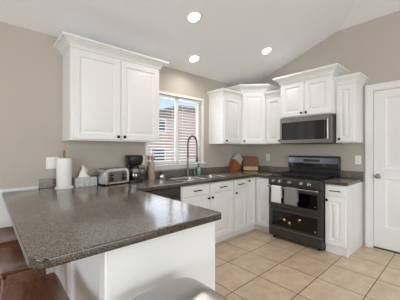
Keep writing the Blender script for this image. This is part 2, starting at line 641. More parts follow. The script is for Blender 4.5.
def add_door(par, x0, x1, z0, z1, yf, kn=None, t=0.02):
    o = door_mesh(x1 - x0, z1 - z0, t).build('door', M['white'], par, smooth=20)
    o.location = (x0, yf, z0)
    if kn:
        knob(o, kn[0] - x0, -t, kn[1] - z0)
    return o


def add_drawer(par, x0, x1, z0, z1, yf, pw=0.13, t=0.02, handle=True):
    k = MB()
    panel_rings(k, 0, x1 - x0, 0, z1 - z0, 0, [(0, 0), (0, -t + 0.006), (0.004, -t + 0.002), (0.012, -t), (0.014, -t)])
    o = k.build('drawer', M['white'], par, smooth=20)
    o.location = (x0, yf, z0)
    if handle:
        pull(o, (x1 - x0) / 2, -t, (z1 - z0) / 2, pw)
    return o


CROWN = [(0.0, 0.0), (0.14, 0.0), (0.14, 0.20), (0.24, 0.20), (0.24, 0.28), (0.36, 0.42), (0.56, 0.58), (0.74, 0.66), (0.74, 0.74), (0.94, 0.74), (1.0, 0.80), (1.0, 1.0)]


def crown(par, path, z0, h, o, name='crown', flat=()):
    """path: open polyline (x,y) walked so that the outside lies to its right... offsets mitred"""
    n = len(path)
    P = [Vector(p) for p in path]
    nr = []
    for i in range(n - 1):
        d = (P[i + 1] - P[i]).normalized()
        nr.append(Vector((d.y, -d.x)))
    off = []
    for i in range(n):
        if i == 0:
            m = nr[0].copy()
        elif i == n - 1:
            m = nr[-1].copy()
        else:
            m = nr[i - 1] + nr[i]
            m = m / (1 + nr[i - 1].dot(nr[i]))
        off.append(m)
    if 0 in flat:
        off[0] = Vector((0, 0))
        off[1] = nr[1].copy()
    if 1 in flat:
        off[-1] = Vector((0, 0))
        off[-2] = nr[-2].copy()
    rings = []
    for a, b in CROWN:
        rings.append([(P[i].x + off[i].x * a * o, P[i].y + off[i].y * a * o, z0 + b * h) for i in range(n)])
    k = MB()
    k.rings(rings)
    return k.build(name, M['white'], par, smooth=24)


def wall_cabinet(label, loc, rz, w, d, z0, z1, doors, crown_h, crown_o, ends=(True, True), group='white wall cabinets'):
    """local frame: x right, y=0 at the wall, front at -d. doors: (x0,x1,knob side)"""
    r = thing('wall_cabinet', label, 'cabinet', loc, rz, group)
    h = z1 - z0
    b = MB()
    b.box(0, w, -d, 0, 0.012, h)
    b.box(0, 0.016, -d, 0, 0, 0.012).box(w - 0.016, w, -d, 0, 0, 0.012).box(0.016, w - 0.016, -d, -d + 0.018, 0, 0.012)
    b.build('carcass', M['white'], r, bevel=0.0015)
    for x0, x1, side in doors:
        kx = x1 - 0.032 if side == 'r' else x0 + 0.032
        add_door(r, x0, x1, 0.014, h - 0.018, -d, (kx, 0.048))
    # closed top behind the moulding; an end that meets a neighbour is cut flat
    crown(r, [(0, 0), (0, -d - 0.004), (w, -d - 0.004), (w, 0)], h - 0.004, crown_h, crown_o, flat=[i for i in (0, 1) if not ends[i]])
    return r


# large cabinet left of the window
wall_cabinet('wide white double-door wall cabinet left of the window above the toaster', (-3.245, 0, 1.397), 0, 1.011, 0.315, 1.397, 2.312,
             [(0.022, 0.5015, 'r'), (0.509, 0.989, 'l')], 0.09, 0.085)
# narrow cabinet right of the window
wall_cabinet('white single-door wall cabinet right of the window, side toward the sink', (-1.066, 0, 1.397), 0, 0.45, 0.315, 1.397, 2.165,
             [(0.022, 0.428, 'l')], 0.10, 0.05, ends=(True, False))
# diagonal corner cabinet
ZC0, ZC1 = 1.397, 2.285
r = thing('wall_cabinet', 'tall white diagonal wall cabinet filling the corner above the cutting board', 'cabinet', (0, 0, ZC0), 0, 'white wall cabinets')
b = MB()
S1, S2 = 0.615, 0.325
poly = [(0, 0), (-S1, 0), (-S1, -S2), (-S2, -S1), (0, -S1)]
b.prism(poly, 0.0, ZC1 - ZC0)
b.build('carcass', M['white'], r, bevel=0.0015)
dl = math.hypot(S1 - S2, S1 - S2)
dd = add_door(r, 0.02, dl - 0.02, 0.014, ZC1 - ZC0 - 0.03, 0.0, (0.048, 0.048))
dd.rotation_euler = (0, 0, -PI / 4)
dd.location = (-S1 + 0.02 * 0.7071, -S2 - 0.02 * 0.7071, 0.014)
crown(r, [(-S1, 0), (-S1, -S2 - 0.002), (-S2 - 0.002, -S1), (0, -S1)], ZC1 - ZC0 - 0.004, 0.115, 0.075)
# small cabinet between corner and microwave
wall_cabinet('narrow white wall cabinet between the corner cabinet and the microwave', (0, -0.617, 1.397), EAST, 0.316, 0.325, 1.397, 2.165,
             [(0.02, 0.30, 'r')], 0.10, 0.05, ends=(False, False))
# deeper cabinet above the microwave
wall_cabinet('deep white double-door wall cabinet above the microwave', (0, -0.935, 1.79), EAST, 0.765, 0.41, 1.79, 2.315,
             [(0.02, 0.379, 'r'), (0.386, 0.745, 'l')], 0.105, 0.085)
# narrow cabinet right of the microwave
wall_cabinet('narrow white wall cabinet right of the microwave beside the pantry door', (0, -1.702, 1.397), EAST, 0.236, 0.315, 1.397, 2.17,
             [(0.018, 0.218, 'l')], 0.105, 0.07, ends=(False, True))

BG = 'white base cabinets'


def carcass(par, w, d, kick=0.065, top=None, x0=0.0, name='carcass'):
    b = MB()
    b.box(x0, w, -d, 0, 0.10, top or CT - 0.042)
    b.box(x0, w, -d + kick, 0, 0.0, 0.10)
    return b.build(name, M['white'], par, bevel=0.0015)


FD = 0.61
ZT, ZD0, ZD1 = 0.855, 0.728, 0.715
# sink base: two drawer fronts over two doors
r = thing('base_cabinet', 'white base cabinet with two drawers over two doors beneath the sink', 'cabinet', (-2.122, -0.002, 0), 0, BG)
b = MB()
W = 0.952
b.box(0, W, -FD, -FD + 0.02, 0.10, CT - 0.042).box(0, 0.018, -FD + 0.02, 0, 0.10, CT - 0.042).box(W - 0.018, W, -FD + 0.02, 0, 0.10, CT - 0.042)
b.box(0.018, W - 0.018, -FD + 0.02, 0, 0.10, 0.118).box(0, W, -FD + 0.055, -FD + 0.075, 0, 0.10).box(0.018, W - 0.018, -0.012, 0, 0.118, CT - 0.25)
b.build('carcass', M['white'], r, bevel=0.0015)
for x0, x1 in ((0.012, 0.464), (0.472, 0.940)):
    add_drawer(r, x0, x1, ZD0, ZT, -FD)
add_door(r, 0.012, 0.464, 0.118, ZD1, -FD, (0.434, ZD1 - 0.045))
add_door(r, 0.472, 0.940, 0.118, ZD1, -FD, (0.502, ZD1 - 0.045))
# drawer base
r = thing('base_cabinet', 'narrow white base cabinet with one drawer between sink base and corner cabinet', 'cabinet', (-1.169, -0.002, 0), 0, BG)
carcass(r, 0.300, FD)
add_drawer(r, 0.008, 0.292, ZD0, ZT, -FD, 0.12)
add_door(r, 0.008, 0.292, 0.118, ZD1, -FD, (0.04, ZD1 - 0.045))
# corner cabinet, L-shaped front with two full-height doors
r = thing('base_cabinet', 'white L-shaped corner base cabinet with full-height folding doors left of the range', 'cabinet', (0, 0, 0), 0, BG)
b = MB()
b.prism([(-0.002, -0.002), (-0.868, -0.002), (-0.868, -0.612), (-0.612, -0.612), (-0.612, -0.904), (-0.002, -0.904)], 0.10, CT - 0.042)
b.prism([(-0.002, -0.002), (-0.868, -0.002), (-0.868, -0.555), (-0.555, -0.555), (-0.555, -0.904), (-0.002, -0.904)], 0.0, 0.10)
b.build('carcass', M['white'], r, bevel=0.0015)
add_door(r, -0.862, -0.637, 0.118, ZT, -0.612, (-0.825, ZT - 0.035))
dd = add_door(r, 0, 0.258, 0.118, ZT, 0.0)
dd.rotation_euler = (0, 0, EAST)
dd.location = (-0.612, -0.637, 0.118)
# base cabinet right of the range
r = thing('base_cabinet', 'narrow white base cabinet right of the range beside the pantry door', 'cabinet', (-0.002, -1.674, 0), EAST, BG)
b = MB()
b.box(0, 0.258, -FD, 0, 0.10, CT - 0.042).box(0, 0.242, -FD + 0.02, 0, 0.0, 0.10).box(0.242, 0.258, -FD, 0, 0.0, 0.10)
b.build('carcass', M['white'], r, bevel=0.0015)
add_drawer(r, 0.012, 0.242, ZD0, ZT, -FD, 0.13)
add_door(r, 0.012, 0.242, 0.118, ZD1, -FD, (0.034, ZD1 - 0.045))
# peninsula base
PX0, PX1, PY = -3.455, -2.775, -1.828
r = thing('base_cabinet', 'long white peninsula base cabinet with plain end panel under the overhanging worktop', 'cabinet', (PX0, PY, 0), PI / 2, BG)
b = MB()
LW = -PY - 0.68
b.box(0.012, LW, -0.655, -0.012, 0.10, CT - 0.042).box(0.012, LW, -0.60, -0.012, 0, 0.10)
b.box(LW, -PY - 0.004, -0.655, -0.012, 0.0, CT - 0.042)
b.build('carcass', M['white'], r, bevel=0.0015)
MB().box(0, 0.012, -0.680, 0, 0.0, CT - 0.042).build('end_panel', M['white'], r, bevel=0.0015)
k = MB()
k.box(0.012, -PY - 0.004, -0.012, 0, 0.0, CT - 0.042)
for x in (0.012, 0.57, 1.13, 1.68):
    k.box(x, x + 0.075, 0.0, 0.012, 0.0, CT - 0.042)
k.box(0.087, -PY - 0.05, 0.0, 0.012, CT - 0.13, CT - 0.042).box(0.087, -PY - 0.05, 0.0, 0.012, 0.0, 0.12)
k.build('back_panel', M['white'], r, bevel=0.002)
for x0, x1, kx in ((0.03, 0.565, 0.535), (0.575, 1.11, 0.605)):
    add_door(r, x0, x1, 0.118, ZT, -0.655, (kx, ZT - 0.05))

# ------------------------------------------------------------------ worktops
TH = 0.040
XL_, XR_, YE = -3.748, -2.744, -1.872
XD = -0.652
SKX0, SKX1, SKY0, SKY1 = -2.045, -1.175, -0.575, -0.075


def rounded(x0, x1, y0, y1, rad, n=5):
    o = []
    for cx_, cy_, a0 in ((x1 - rad, y1 - rad, 0), (x0 + rad, y1 - rad, 90), (x0 + rad, y0 + rad, 180), (x1 - rad, y0 + rad, 270)):
        for i in range(n + 1):
            a = math.radians(a0 + 90 * i / n)
            o.append((cx_ + rad * math.cos(a), cy_ + rad * math.sin(a)))
    return o


wt = thing('worktop', 'brown speckled stone worktop covering the peninsula, sink run and corner', 'worktop', (0, 0, 0), 0, 'speckled worktops')
outer = [(-0.002, -0.0025), (-0.002, -0.903), (XD, -0.903), (XD, XD), (XR_ + 0.01, XD), (XR_, XD - 0.01), (XR_, YE + 0.022), (XR_ - 0.022, YE),
         (XL_ + 0.060, YE), (XL_ + 0.03, YE + 0.012), (XL_ + 0.012, YE + 0.03), (XL_, YE + 0.060), (XL_, -0.0255), (-3.46, -0.0255), (-3.46, -0.0025)]
hole = rounded(SKX0 + 0.014, SKX1 - 0.014, SKY0 + 0.014, SKY1 - 0.014, 0.03)
plate('slab', [M['granite'], M['granite_shaded']], outer, [hole], CT - TH, CT, wt, nosing=0.006)
k = MB()
k.box(-3.455, -0.002, -0.022, -0.0025, CT + 0.0004, CT + 0.095)
k.box(-0.022, -0.0025, -0.903, -0.022, CT + 0.0004, CT + 0.095)
k.build('backsplash', M['granite'], wt, bevel=0.003)
wt = thing('worktop', 'small brown speckled stone worktop right of the range', 'worktop', (0, 0, 0), 0, 'speckled worktops')
plate('slab', [M['granite'], M['granite_shaded']], [(-0.002, -1.674), (-0.002, -1.944), (XD, -1.944), (XD, -1.674)], [], CT - TH, CT, wt, nosing=0.006)
MB().box(-0.022, -0.0025, -1.944, -1.674, CT + 0.0004, CT + 0.095).build('backsplash', M['granite'], wt, bevel=0.003)

# ------------------------------------------------------------------ sink and faucet
sk = thing('kitchen_sink', 'stainless double-bowl sink set in the worktop under the window', 'sink', (0, 0, CT))
bowls = [(SKX0 + 0.03, -1.625, SKY0 + 0.035, SKY1 - 0.115), (-1.59, SKX1 - 0.03, SKY0 + 0.035, SKY1 - 0.115)]
plate('rim', M['steel'], rounded(SKX0, SKX1, SKY0, SKY1, 0.04), [rounded(*bw, 0.05) for bw in bowls], 0.001, 0.006, sk, nosing=0.002)
for x0, x1, y0, y1 in bowls:
    k = MB()
    rr = []
    for ins, z in ((0.0, 0.004), (0.002, -0.01), (0.012, -0.14), (0.05, -0.175), (0.10, -0.178)):
        rr.append([(x, y, z) for x, y in rounded(x0 + ins, x1 - ins, y0 + ins, y1 - ins, 0.05 if ins < 0.05 else 0.03)])
    k.rings(rr, cap0=False)
    o = k.build('bowl', M['steel'], sk)
    s = o.modifiers.new('solid', 'SOLIDIFY')
    s.thickness = 0.0015
    MB().lathe([(0, 0), (0.045, 0), (0.045, 0.004), (0.03, 0.002), (0, 0.001)], Matrix.Translation(((x0 + x1) / 2, (y0 + y1) / 2, -0.178)), 18).build('drain', M['chrome'], o)

fc = thing('faucet', 'tall nickel spring faucet with arched neck behind the sink', 'faucet', (-1.612, -0.115, CT + 0.0062))
k = MB()
k.lathe([(0, 0), (0.028, 0), (0.028, 0.008), (0.021, 0.014), (0.020, 0.10), (0.017, 0.11), (0.0, 0.11)], None, 18)
k.build('base', M['gun'], fc)
MB().tube([(0, 0, 0.10), (0, 0, 0.44)], 0.011, 12).build('stem', M['gun'], fc)
arch = [(0, 0, 0.30)]
for i in range(17):
    a = PI - PI * i / 16
    arch.append((0, -0.1025 - 0.1025 * math.cos(a), 0.475 + 0.11 * math.sin(a)))
arch.append((0, -0.205, 0.36))
arch.append((0, -0.205, 0.30))
MB().tube(arch, 0.007, 8).build('hose', M['bplastic'], fc)
# coil spring wound along the arch
dense = []
for p, q in zip(arch[:-1], arch[1:]):
    p, q = Vector(p), Vector(q)
    nn = max(1, int((q - p).length / 0.0016))
    dense += [p.lerp(q, i / nn) for i in range(nn)]
coil = []
acc = 0.0
for i, p in enumerate(dense[:-1]):
    tdir = (dense[i + 1] - p).normalized()
    a = Vector((1, 0, 0))
    b_ = tdir.cross(a).normalized()
    acc += (dense[i + 1] - p).length
    th = acc / 0.0125 * 2 * PI
    coil.append(p + a * (0.0125 * math.cos(th)) + b_ * (0.0125 * math.sin(th)))
MB().tube(coil, 0.0036, 6).build('spring', M['gun'], fc)
k = MB()
k.lathe([(0, 0.0), (0.014, 0.0), (0.019, 0.01), (0.019, 0.06), (0.014, 0.075), (0.014, 0.10), (0, 0.10)], Matrix.Translation((0, -0.205, 0.215)), 14)
k.build('spray_head', M['gun'], fc)
k = MB()
k.tube([(0, 0, 0.285), (0, -0.19, 0.285)], 0.005, 8)
k.lathe([(0.015, -0.008), (0.02, -0.008), (0.02, 0.008), (0.015, 0.008)], Matrix.Translation((0, 0, 0.285)), 14, ring=True)
k.build('support_arm', M['gun'], fc)
k = MB()
k.tube([(0.018, 0, 0.06), (0.045, -0.005, 0.065), (0.10, -0.03, 0.10)], 0.007, 10, radii=[0.010, 0.008, 0.006])
k.build('lever', M['gun'], fc)

# ------------------------------------------------------------------ dishwasher
dw_ = thing('dishwasher', 'dark slate dishwasher between the peninsula and the sink base', 'dishwasher', (-2.735, -0.03, 0))
MB().box(0.004, 0.606, -0.56, 0, 0.02, CT - 0.046).build('body', M['slate_dark'], dw_)
k = MB().box(0.004, 0.606, -0.595, -0.56, 0.11, 0.755)
k.build('door', M['slate_dark'], dw_, bevel=0.004)
MB().box(0.004, 0.606, -0.592, -0.56, 0.76, CT - 0.05).build('control_panel', M['slate_dark'], dw_, bevel=0.004)
k = MB()
k.tube([(0.06, -0.638, 0.72), (0.55, -0.638, 0.72)], 0.010, 10)
for x in (0.085, 0.525):
    k.tube([(x, -0.595, 0.72), (x, -0.638, 0.72)], 0.008, 8)
k.build('handle', M['slate'], dw_)
MB().box(0.01, 0.60, -0.535, -0.52, 0.0, 0.105).build('toe_panel', M['bplastic'], dw_)

# ------------------------------------------------------------------ range
RW = 0.758
rg = thing('range', 'dark stainless double-oven gas range between the base cabinets', 'range', (-0.004, -0.910, 0), EAST)
k = MB()
k.box(0, 0.012, -0.655, -0.02, 0.045, 0.895).box(RW - 0.012, RW, -0.655, -0.02, 0.045, 0.895)
k.box(0.012, RW - 0.012, -0.06, -0.02, 0.045, 0.895).box(0.012, RW - 0.012, -0.655, -0.06, 0.045, 0.075)
k.box(0.012, RW - 0.012, -0.65, -0.06, 0.455, 0.475).box(0.012, RW - 0.012, -0.655, -0.06, 0.755, 0.895)
k.build('body', M['enamel'], rg, bevel=0.002)
for x in (0.05, RW - 0.05):
    for y in (-0.62, -0.08):
        MB().lathe([(0, 0), (0.02, 0), (0.02, 0.012), (0.01, 0.018), (0.01, 0.046), (0, 0.046)], Matrix.Translation((x, y, 0)), 12).build('foot', M['bplastic'], rg)
# cooktop
k = MB()
k.box(-0.002, RW + 0.002, -0.672, -0.02, 0.896, 0.914)
k.build('cooktop', M['enamel'], rg, bevel=0.004)
for x0, x1 in ((0.02, 0.262), (0.266, 0.492), (0.496, 0.738)):
    g = MB()
    zt = 0.952
    for y in (-0.64, -0.50, -0.36, -0.22, -0.10):
        g.box(x0, x1, y - 0.006, y + 0.006, zt - 0.012, zt)
    for x in (x0 + 0.006, (x0 + x1) / 2, x1 - 0.006):
        g.box(x - 0.006, x + 0.006, -0.64, -0.10, zt - 0.012, zt)
    for x in (x0 + 0.006, x1 - 0.006):
        for y in (-0.634, -0.106):
            g.box(x - 0.007, x + 0.007, y - 0.007, y + 0.007, 0.914, zt)
    g.build('grate', M['iron'], rg, bevel=0.002)
for x, y, rr_ in ((0.14, -0.50, 0.05), (0.14, -0.22, 0.04), (0.379, -0.36, 0.045), (0.617, -0.50, 0.05), (0.617, -0.22, 0.035)):
    MB().lathe([(0, 0.9142), (rr_, 0.9142), (rr_, 0.922), (rr_ * 0.75, 0.924), (rr_ * 0.75, 0.934), (0, 0.936)], Matrix.Translation((x, y, 0)), 18).build('burner', M['iron'], rg)
# control panel, slanted front
k = MB()
pr_ = [(-0.655, 0.780), (-0.696, 0.782), (-0.706, 0.80), (-0.692, 0.893), (-0.68, 0.900), (-0.655, 0.895)]
k.rings([[(x, y, z) for y, z in pr_] for x in (0.0, RW)])
cp = k.build('control_panel', M['slate_dark'], rg, bevel=0.002, smooth=50)
for x in (0.085, 0.185, 0.330, 0.500, 0.600):
    mt = Matrix.Translation((x, -0.699, 0.846)) @ Matrix.Rotation(math.radians(-8), 4, 'X') @ RX
    k = MB()
    k.lathe([(0, 0), (0.026, 0.0), (0.026, 0.006), (0.022, 0.010), (0.020, 0.034), (0.016, 0.038), (0, 0.038)], mt, 18)
    k.box(-0.004, 0.004, -0.021, 0.021, 0.036, 0.046, mt)
    k.build('knob', M['steel'], rg)


def oven_door(z0, z1, wz0, wz1, bar):
    k = MB()
    y0, y1 = -0.695, -0.657
    wx0, wx1 = 0.055, RW - 0.055
    k.box(0.002, RW - 0.002, y0, y1, wz1, z1).box(0.002, RW - 0.002, y0, y1, z0, wz0)
    k.box(0.002, wx0, y0, y1, wz0, wz1).box(wx1, RW - 0.002, y0, y1, wz0, wz1)
    d = k.build('oven_door', M['slate_dark'], rg, bevel=0.0025)
    MB().box(wx0, wx1, y0 + 0.004, y0 + 0.010, wz0, wz1).build('window', M['ovenglass'], d, smooth=0)
    MB().lathe([(0, 0), (0.011, 0), (0.010, 0.002), (0, 0.002)], Matrix.Translation((RW - 0.082, y0 + 0.003, wz0 + 0.035)) @ RX, 14).build('badge', M['chrome'], d)
    if bar:
        h = MB()
        h.tube([(0.02, -0.752, bar), (RW - 0.02, -0.752, bar)], 0.012, 12)
        for x in (0.045, RW - 0.045):
            h.box(x - 0.012, x + 0.012, -0.752, y0, bar - 0.022, bar + 0.004)
        h.build('handle', M['slate'], d)
    return d


oven_door(0.468, 0.768, 0.525, 0.715, 0.770)
oven_door(0.178, 0.462, 0.205, 0.415, 0.0)
k = MB()
k.box(0.002, RW - 0.002, -0.695, -0.657, 0.048, 0.166)
k.build('drawer_panel', M['slate_dark'], rg, bevel=0.003)
MB().box(0.002, RW - 0.002, -0.704, -0.660, 0.167, 0.176).build('trim_strip', M['slate'], rg, bevel=0.002)
for z in (0.255, 0.545):
    k = MB()
    for i in range(9):
        x = 0.03 + i * (RW - 0.06) / 8
        k.tube([(x, -0.62, z), (x, -0.09, z)], 0.0025, 6)
    k.tube([(0.02, -0.62, z), (RW - 0.02, -0.62, z)], 0.003, 6)
    k.tube([(0.02, -0.09, z), (RW - 0.02, -0.09, z)], 0.003, 6)
    k.build('oven_rack', M['steel'], rg)
MB().box(0.013, RW - 0.013, -0.655, -0.062, 0.186, 0.190).build('oven_floor', M['enamel'], rg)
for x, y in ((0.045, -0.325), (0.19, -0.43), (0.22, -0.17)):  # glowing discs added on the oven floor to give warm glints
    MB().lathe([(0, 0), (0.020, 0), (0.019, 0.010), (0.010, 0.016), (0, 0.018)], Matrix.Translation((x, y, 0.1905)), 14).build('oven_glow', M['warm_glow'], rg)
for x, z in ((0.50, 0.60),):
    MB().lathe([(0, 0), (0.03, 0), (0.028, 0.012), (0.015, 0.02), (0, 0.022)], Matrix.Translation((x, -0.0605, z)) @ RX, 14).build('oven_glow', M['warm_glow'], rg)
# backguard
k = MB()
bp_ = [(-0.02, 0.914), (-0.075, 0.914), (-0.085, 1.02), (-0.115, 1.03), (-0.100, 1.185), (-0.085, 1.205), (-0.02, 1.205)]
k.rings([[(x, y, z) for y, z in bp_] for x in (-0.004, RW + 0.004)])
bgd = k.build('backguard', M['slate_dark'], rg, bevel=0.004, smooth=40)
mt = Matrix.Translation((0, -0.1152, 1.03)) @ Matrix.Rotation(math.atan2(0.015, 0.155) * -1, 4, 'X')
MB().box(0.004, RW - 0.004, -0.004, 0.002, 0.010, 0.148, mt).build('glass_panel', M['bglass'], bgd, bevel=0.002)
MB().box(0.004, RW - 0.004, -0.0052, -0.003, 0.064, 0.147, mt).build('polished_band', M['band'], bgd)
MB().box(0.25, 0.50, -0.0064, -0.005, 0.085, 0.125, mt).build('display', M['bglass'], bgd)

# towels over the handle
def towel(label, x0, x1, zf, zb, material, seed):
    rnd = random.Random(seed)
    nx = 9
    prof = []
    bar_z, bar_y, rad = 0.770, -0.752, 0.0165
    for i in range(11):
        prof.append((bar_y - rad, zf + (bar_z - zf) * i / 10))
    for i in range(1, 7):
        a = PI - PI * i / 7
        prof.append((bar_y + rad * math.cos(a), bar_z + rad * math.sin(a)))
    for i in range(9):
        prof.append((bar_y + rad, bar_z + (zb - bar_z) * i / 8))
    k = MB()
    rr = []
    ph = rnd.random() * 6
    for j in range(nx):
        u = j / (nx - 1)
        row = []
        for y, z in prof:
            drop = max(0.0, bar_z - z)
            wav = 0.006 * math.sin(u * 9 + ph) * min(1, drop / 0.12)
            side = -1 if y < bar_y else 0.3
            shrink = 0.10 * (1 - min(1, drop / 0.2)) * (0.5 - u) * (x1 - x0) * 0.6
            row.append((x0 + u * (x1 - x0) + shrink, y + side * (abs(wav)) , z))
        rr.append(row)
    k.rings(rr, cap0=False, cap1=False, closed=False)
    o = k.build('dish_towel', material, None, smooth=80)
    s = o.modifiers.new('thick', 'SOLIDIFY')
    s.thickness = 0.008
    s.offset = 0
    o.location = (-0.004, -0.910, 0)
    o.rotation_euler = (0, 0, EAST)
    return tag(o, label, 'towel', 'dish towels on the oven handle')


towel('white dish towel hanging over the upper oven handle', 0.085, 0.24, 0.55, 0.62, M['wtowel'], 1)
towel('grey dish towel hanging over the upper oven handle', 0.285, 0.475, 0.55, 0.60, M['gtowel'], 2)

# ------------------------------------------------------------------ microwave
mw = thing('microwave', 'stainless over-range microwave with dark window beneath the wall cabinet', 'microwave', (-0.002, -0.938, 1.392), EAST)
MW, MH = 0.758, 0.394
MB().box(0, MW, -0.40, 0, 0, MH).build('body', M['slate_dark'], mw, bevel=0.003)
k = MB()
y0, y1 = -0.432, -0.402
k.box(0.002, MW - 0.002, y0, y1, 0.322, MH - 0.004).box(0.002, MW - 0.002, y0, y1, 0.006, 0.058)
k.box(0.002, 0.03, y0, y1, 0.058, 0.322).box(0.66, MW - 0.002, y0, y1, 0.058, 0.322)
md = k.build('door', M['slate'], mw, bevel=0.003)
MB().box(0.03, 0.66, y0 + 0.003, y1, 0.058, 0.322).build('window', M['bglass'], md)
MB().box(0.665, 0.690, y0 - 0.0015, y0 + 0.004, 0.065, 0.315).build('control_strip', M['bglass'], mw)
k = MB()
k.tube([(0.715, y0 - 0.035, 0.06), (0.715, y0 - 0.035, 0.335)], 0.010, 12)
for z in (0.085, 0.31):
    k.tube([(0.715, y0, z), (0.715, y0 - 0.035, z)], 0.008, 8)
k.build('handle', M['steel'], md)
k = MB()
for i in range(12):
    k.box(0.05 + i * 0.055, 0.09 + i * 0.055, -0.36, -0.06, -0.004, 0.001)
k.build('vent_grille', M['bplastic'], mw)

# ------------------------------------------------------------------ things on the worktops
TOP = CT + 0.0008
# paper towel holder and roll
px_, py_ = -3.252, -0.113
h = thing('paper_towel_holder', 'white paper towel holder with copper finial, standing on the peninsula worktop', 'paper towel holder', (px_, py_, TOP))
MB().lathe([(0, 0), (0.087, 0), (0.088, 0.006), (0.084, 0.014), (0.05, 0.016), (0, 0.016)], None, 32).build('base', M['vinyl'], h)
MB().lathe([(0, 0.016), (0.007, 0.016), (0.007, 0.325), (0, 0.325)], None, 12).build('rod', M['copper'], h)
MB().lathe([(0, 0.325), (0.010, 0.325), (0.011, 0.345), (0.009, 0.378), (0.006, 0.388), (0, 0.390)], None, 14).build('finial', M['copper'], h)
k = MB()
n = 40
rr = []
for r_, z in ((0.019, 0.0), (0.068, 0.0), (0.070, 0.004), (0.070, 0.286), (0.068, 0.290), (0.019, 0.290)):
    rr.append([((r_ + (0.0016 * (i / n) if r_ > 0.05 else 0)) * math.cos(2 * PI * i / n - 1.9), (r_ + (0.0016 * (i / n) if r_ > 0.05 else 0)) * math.sin(2 * PI * i / n - 1.9), z) for i in range(n)])
rr.append([(x, y, 0.0) for x, y, z in rr[0]])
k.rings(rr, cap0=False, cap1=False)
o = k.build('paper_towel_roll', M['paper'], None, smooth=40)
o.location = (px_, py_, TOP + 0.0172)
tag(o, 'roll of white paper towel on its upright holder beside the tissue box', 'paper towel')

# tissue box
tb = thing('tissue_box', 'grey patterned tissue box with white tissue pulled up, beside the paper towels', 'tissue box', (-3.046, -0.092, TOP), math.radians(2))
plate('box', M['tissuebox'], [(-0.11, -0.058), (0.11, -0.058), (0.11, 0.058), (-0.11, 0.058)], [[(0.07 * math.cos(a / 16 * 2 * PI), 0.026 * math.sin(a / 16 * 2 * PI)) for a in range(16)]], 0.0, 0.094, tb, bevel=0.002)
k = MB()
rr = []
for z, wx, wy, ox, oy in ((0.06, 0.055, 0.018, 0, 0), (0.094, 0.058, 0.02, -0.005, 0), (0.12, 0.042, 0.018, -0.008, 0.0), (0.15, 0.034, 0.02, -0.012, 0.004), (0.18, 0.026, 0.014, -0.005, 0), (0.205, 0.016, 0.008, -0.018, 0), (0.225, 0.004, 0.003, -0.024, 0)):
    ring = []
    for i in range(14):
        a = 2 * PI * i / 14
        q = 1 + 0.28 * math.sin(3 * a + z * 40) + (0.5 if (i in (1, 2) and z > 0.14) else 0)
        ring.append((ox + wx * math.cos(a) * q, oy + wy * math.sin(a) * q, z))
    rr.append(ring)
k.rings(rr)
k.build('tissue', M['paper'], tb, smooth=60)

# toaster
ts = thing('toaster', 'brushed steel four-slot toaster between the tissue box and coffee maker', 'toaster', (-2.765, -0.160, TOP), math.radians(12))
TWd, TDp, THh = 0.305, 0.19, 0.180


def rrect(hx, z0, z1, r, n=5):
    o = []
    for cx_, cz_, a0 in ((hx - r, z1 - r, 0), (-hx + r, z1 - r, 90)):
        for i in range(n + 1):
            a = math.radians(a0 + 90 * i / n)
            o.append((cx_ + r * math.cos(a), cz_ + r * math.sin(a)))
    o += [(-hx, z0), (hx, z0)]
    return o


k = MB()
sh = rrect(TWd / 2, 0.016, THh, 0.045)
k.rings([[(x, y, z) for x, z in sh] for y in (-TDp / 2 + 0.012, TDp / 2)])
k.build('shell', M['chrome'], ts, bevel=0.003, smooth=50)
k = MB()
inn = rrect(TWd / 2 - 0.026, 0.03, THh - 0.026, 0.035)
k.rings([[(x, -TDp / 2 + 0.012, z) for x, z in sh], [(x, -TDp / 2 - 0.004, z) for x, z in sh], [(x, -TDp / 2 - 0.004, z) for x, z in inn], [(x, -TDp / 2 + 0.004, z) for x, z in inn]], cap0=True, cap1=True)
k.build('face_frame', M['chrome'], ts, smooth=40)
k = MB()
k.rings([[(x, -TDp / 2 + 0.0035, z) for x, z in inn], [(x, -TDp / 2 + 0.0015, z) for x, z in inn]])
k.build('face', M['slate'], ts, smooth=40)
for x in (-0.078, 0.078):
    k = MB()
    k.box(x - 0.004, x + 0.004, -TDp / 2 - 0.0005, -TDp / 2 + 0.006, 0.06, 0.135)
    k.build('lever_slot', M['bplastic'], ts)
    k = MB()
    k.box(x - 0.02, x + 0.02, -TDp / 2 - 0.022, -TDp / 2 + 0.002, 0.104, 0.120)
    k.build('lever', M['bplastic'], ts, bevel=0.003)
    k = MB()
    k.lathe([(0, 0), (0.024, 0), (0.022, 0.018), (0.016, 0.024), (0, 0.024)], Matrix.Translation((x, -TDp / 2 + 0.003, 0.066)) @ RX, 18)
    k.build('dial', M['bplastic'], ts)
for x in (-0.11, -0.045, 0.045, 0.11):
    MB().box(x - 0.014, x + 0.014, -0.07, 0.075, THh - 0.003, THh + 0.0015).build('bread_slot', M['bplastic'], ts)
for x in (-0.12, 0.12):
    for y in (-0.075, 0.075):
        MB().lathe([(0, 0), (0.012, 0), (0.012, 0.017), (0, 0.017)], Matrix.Translation((x, y, 0)), 10).build('foot', M['bplastic'], ts)

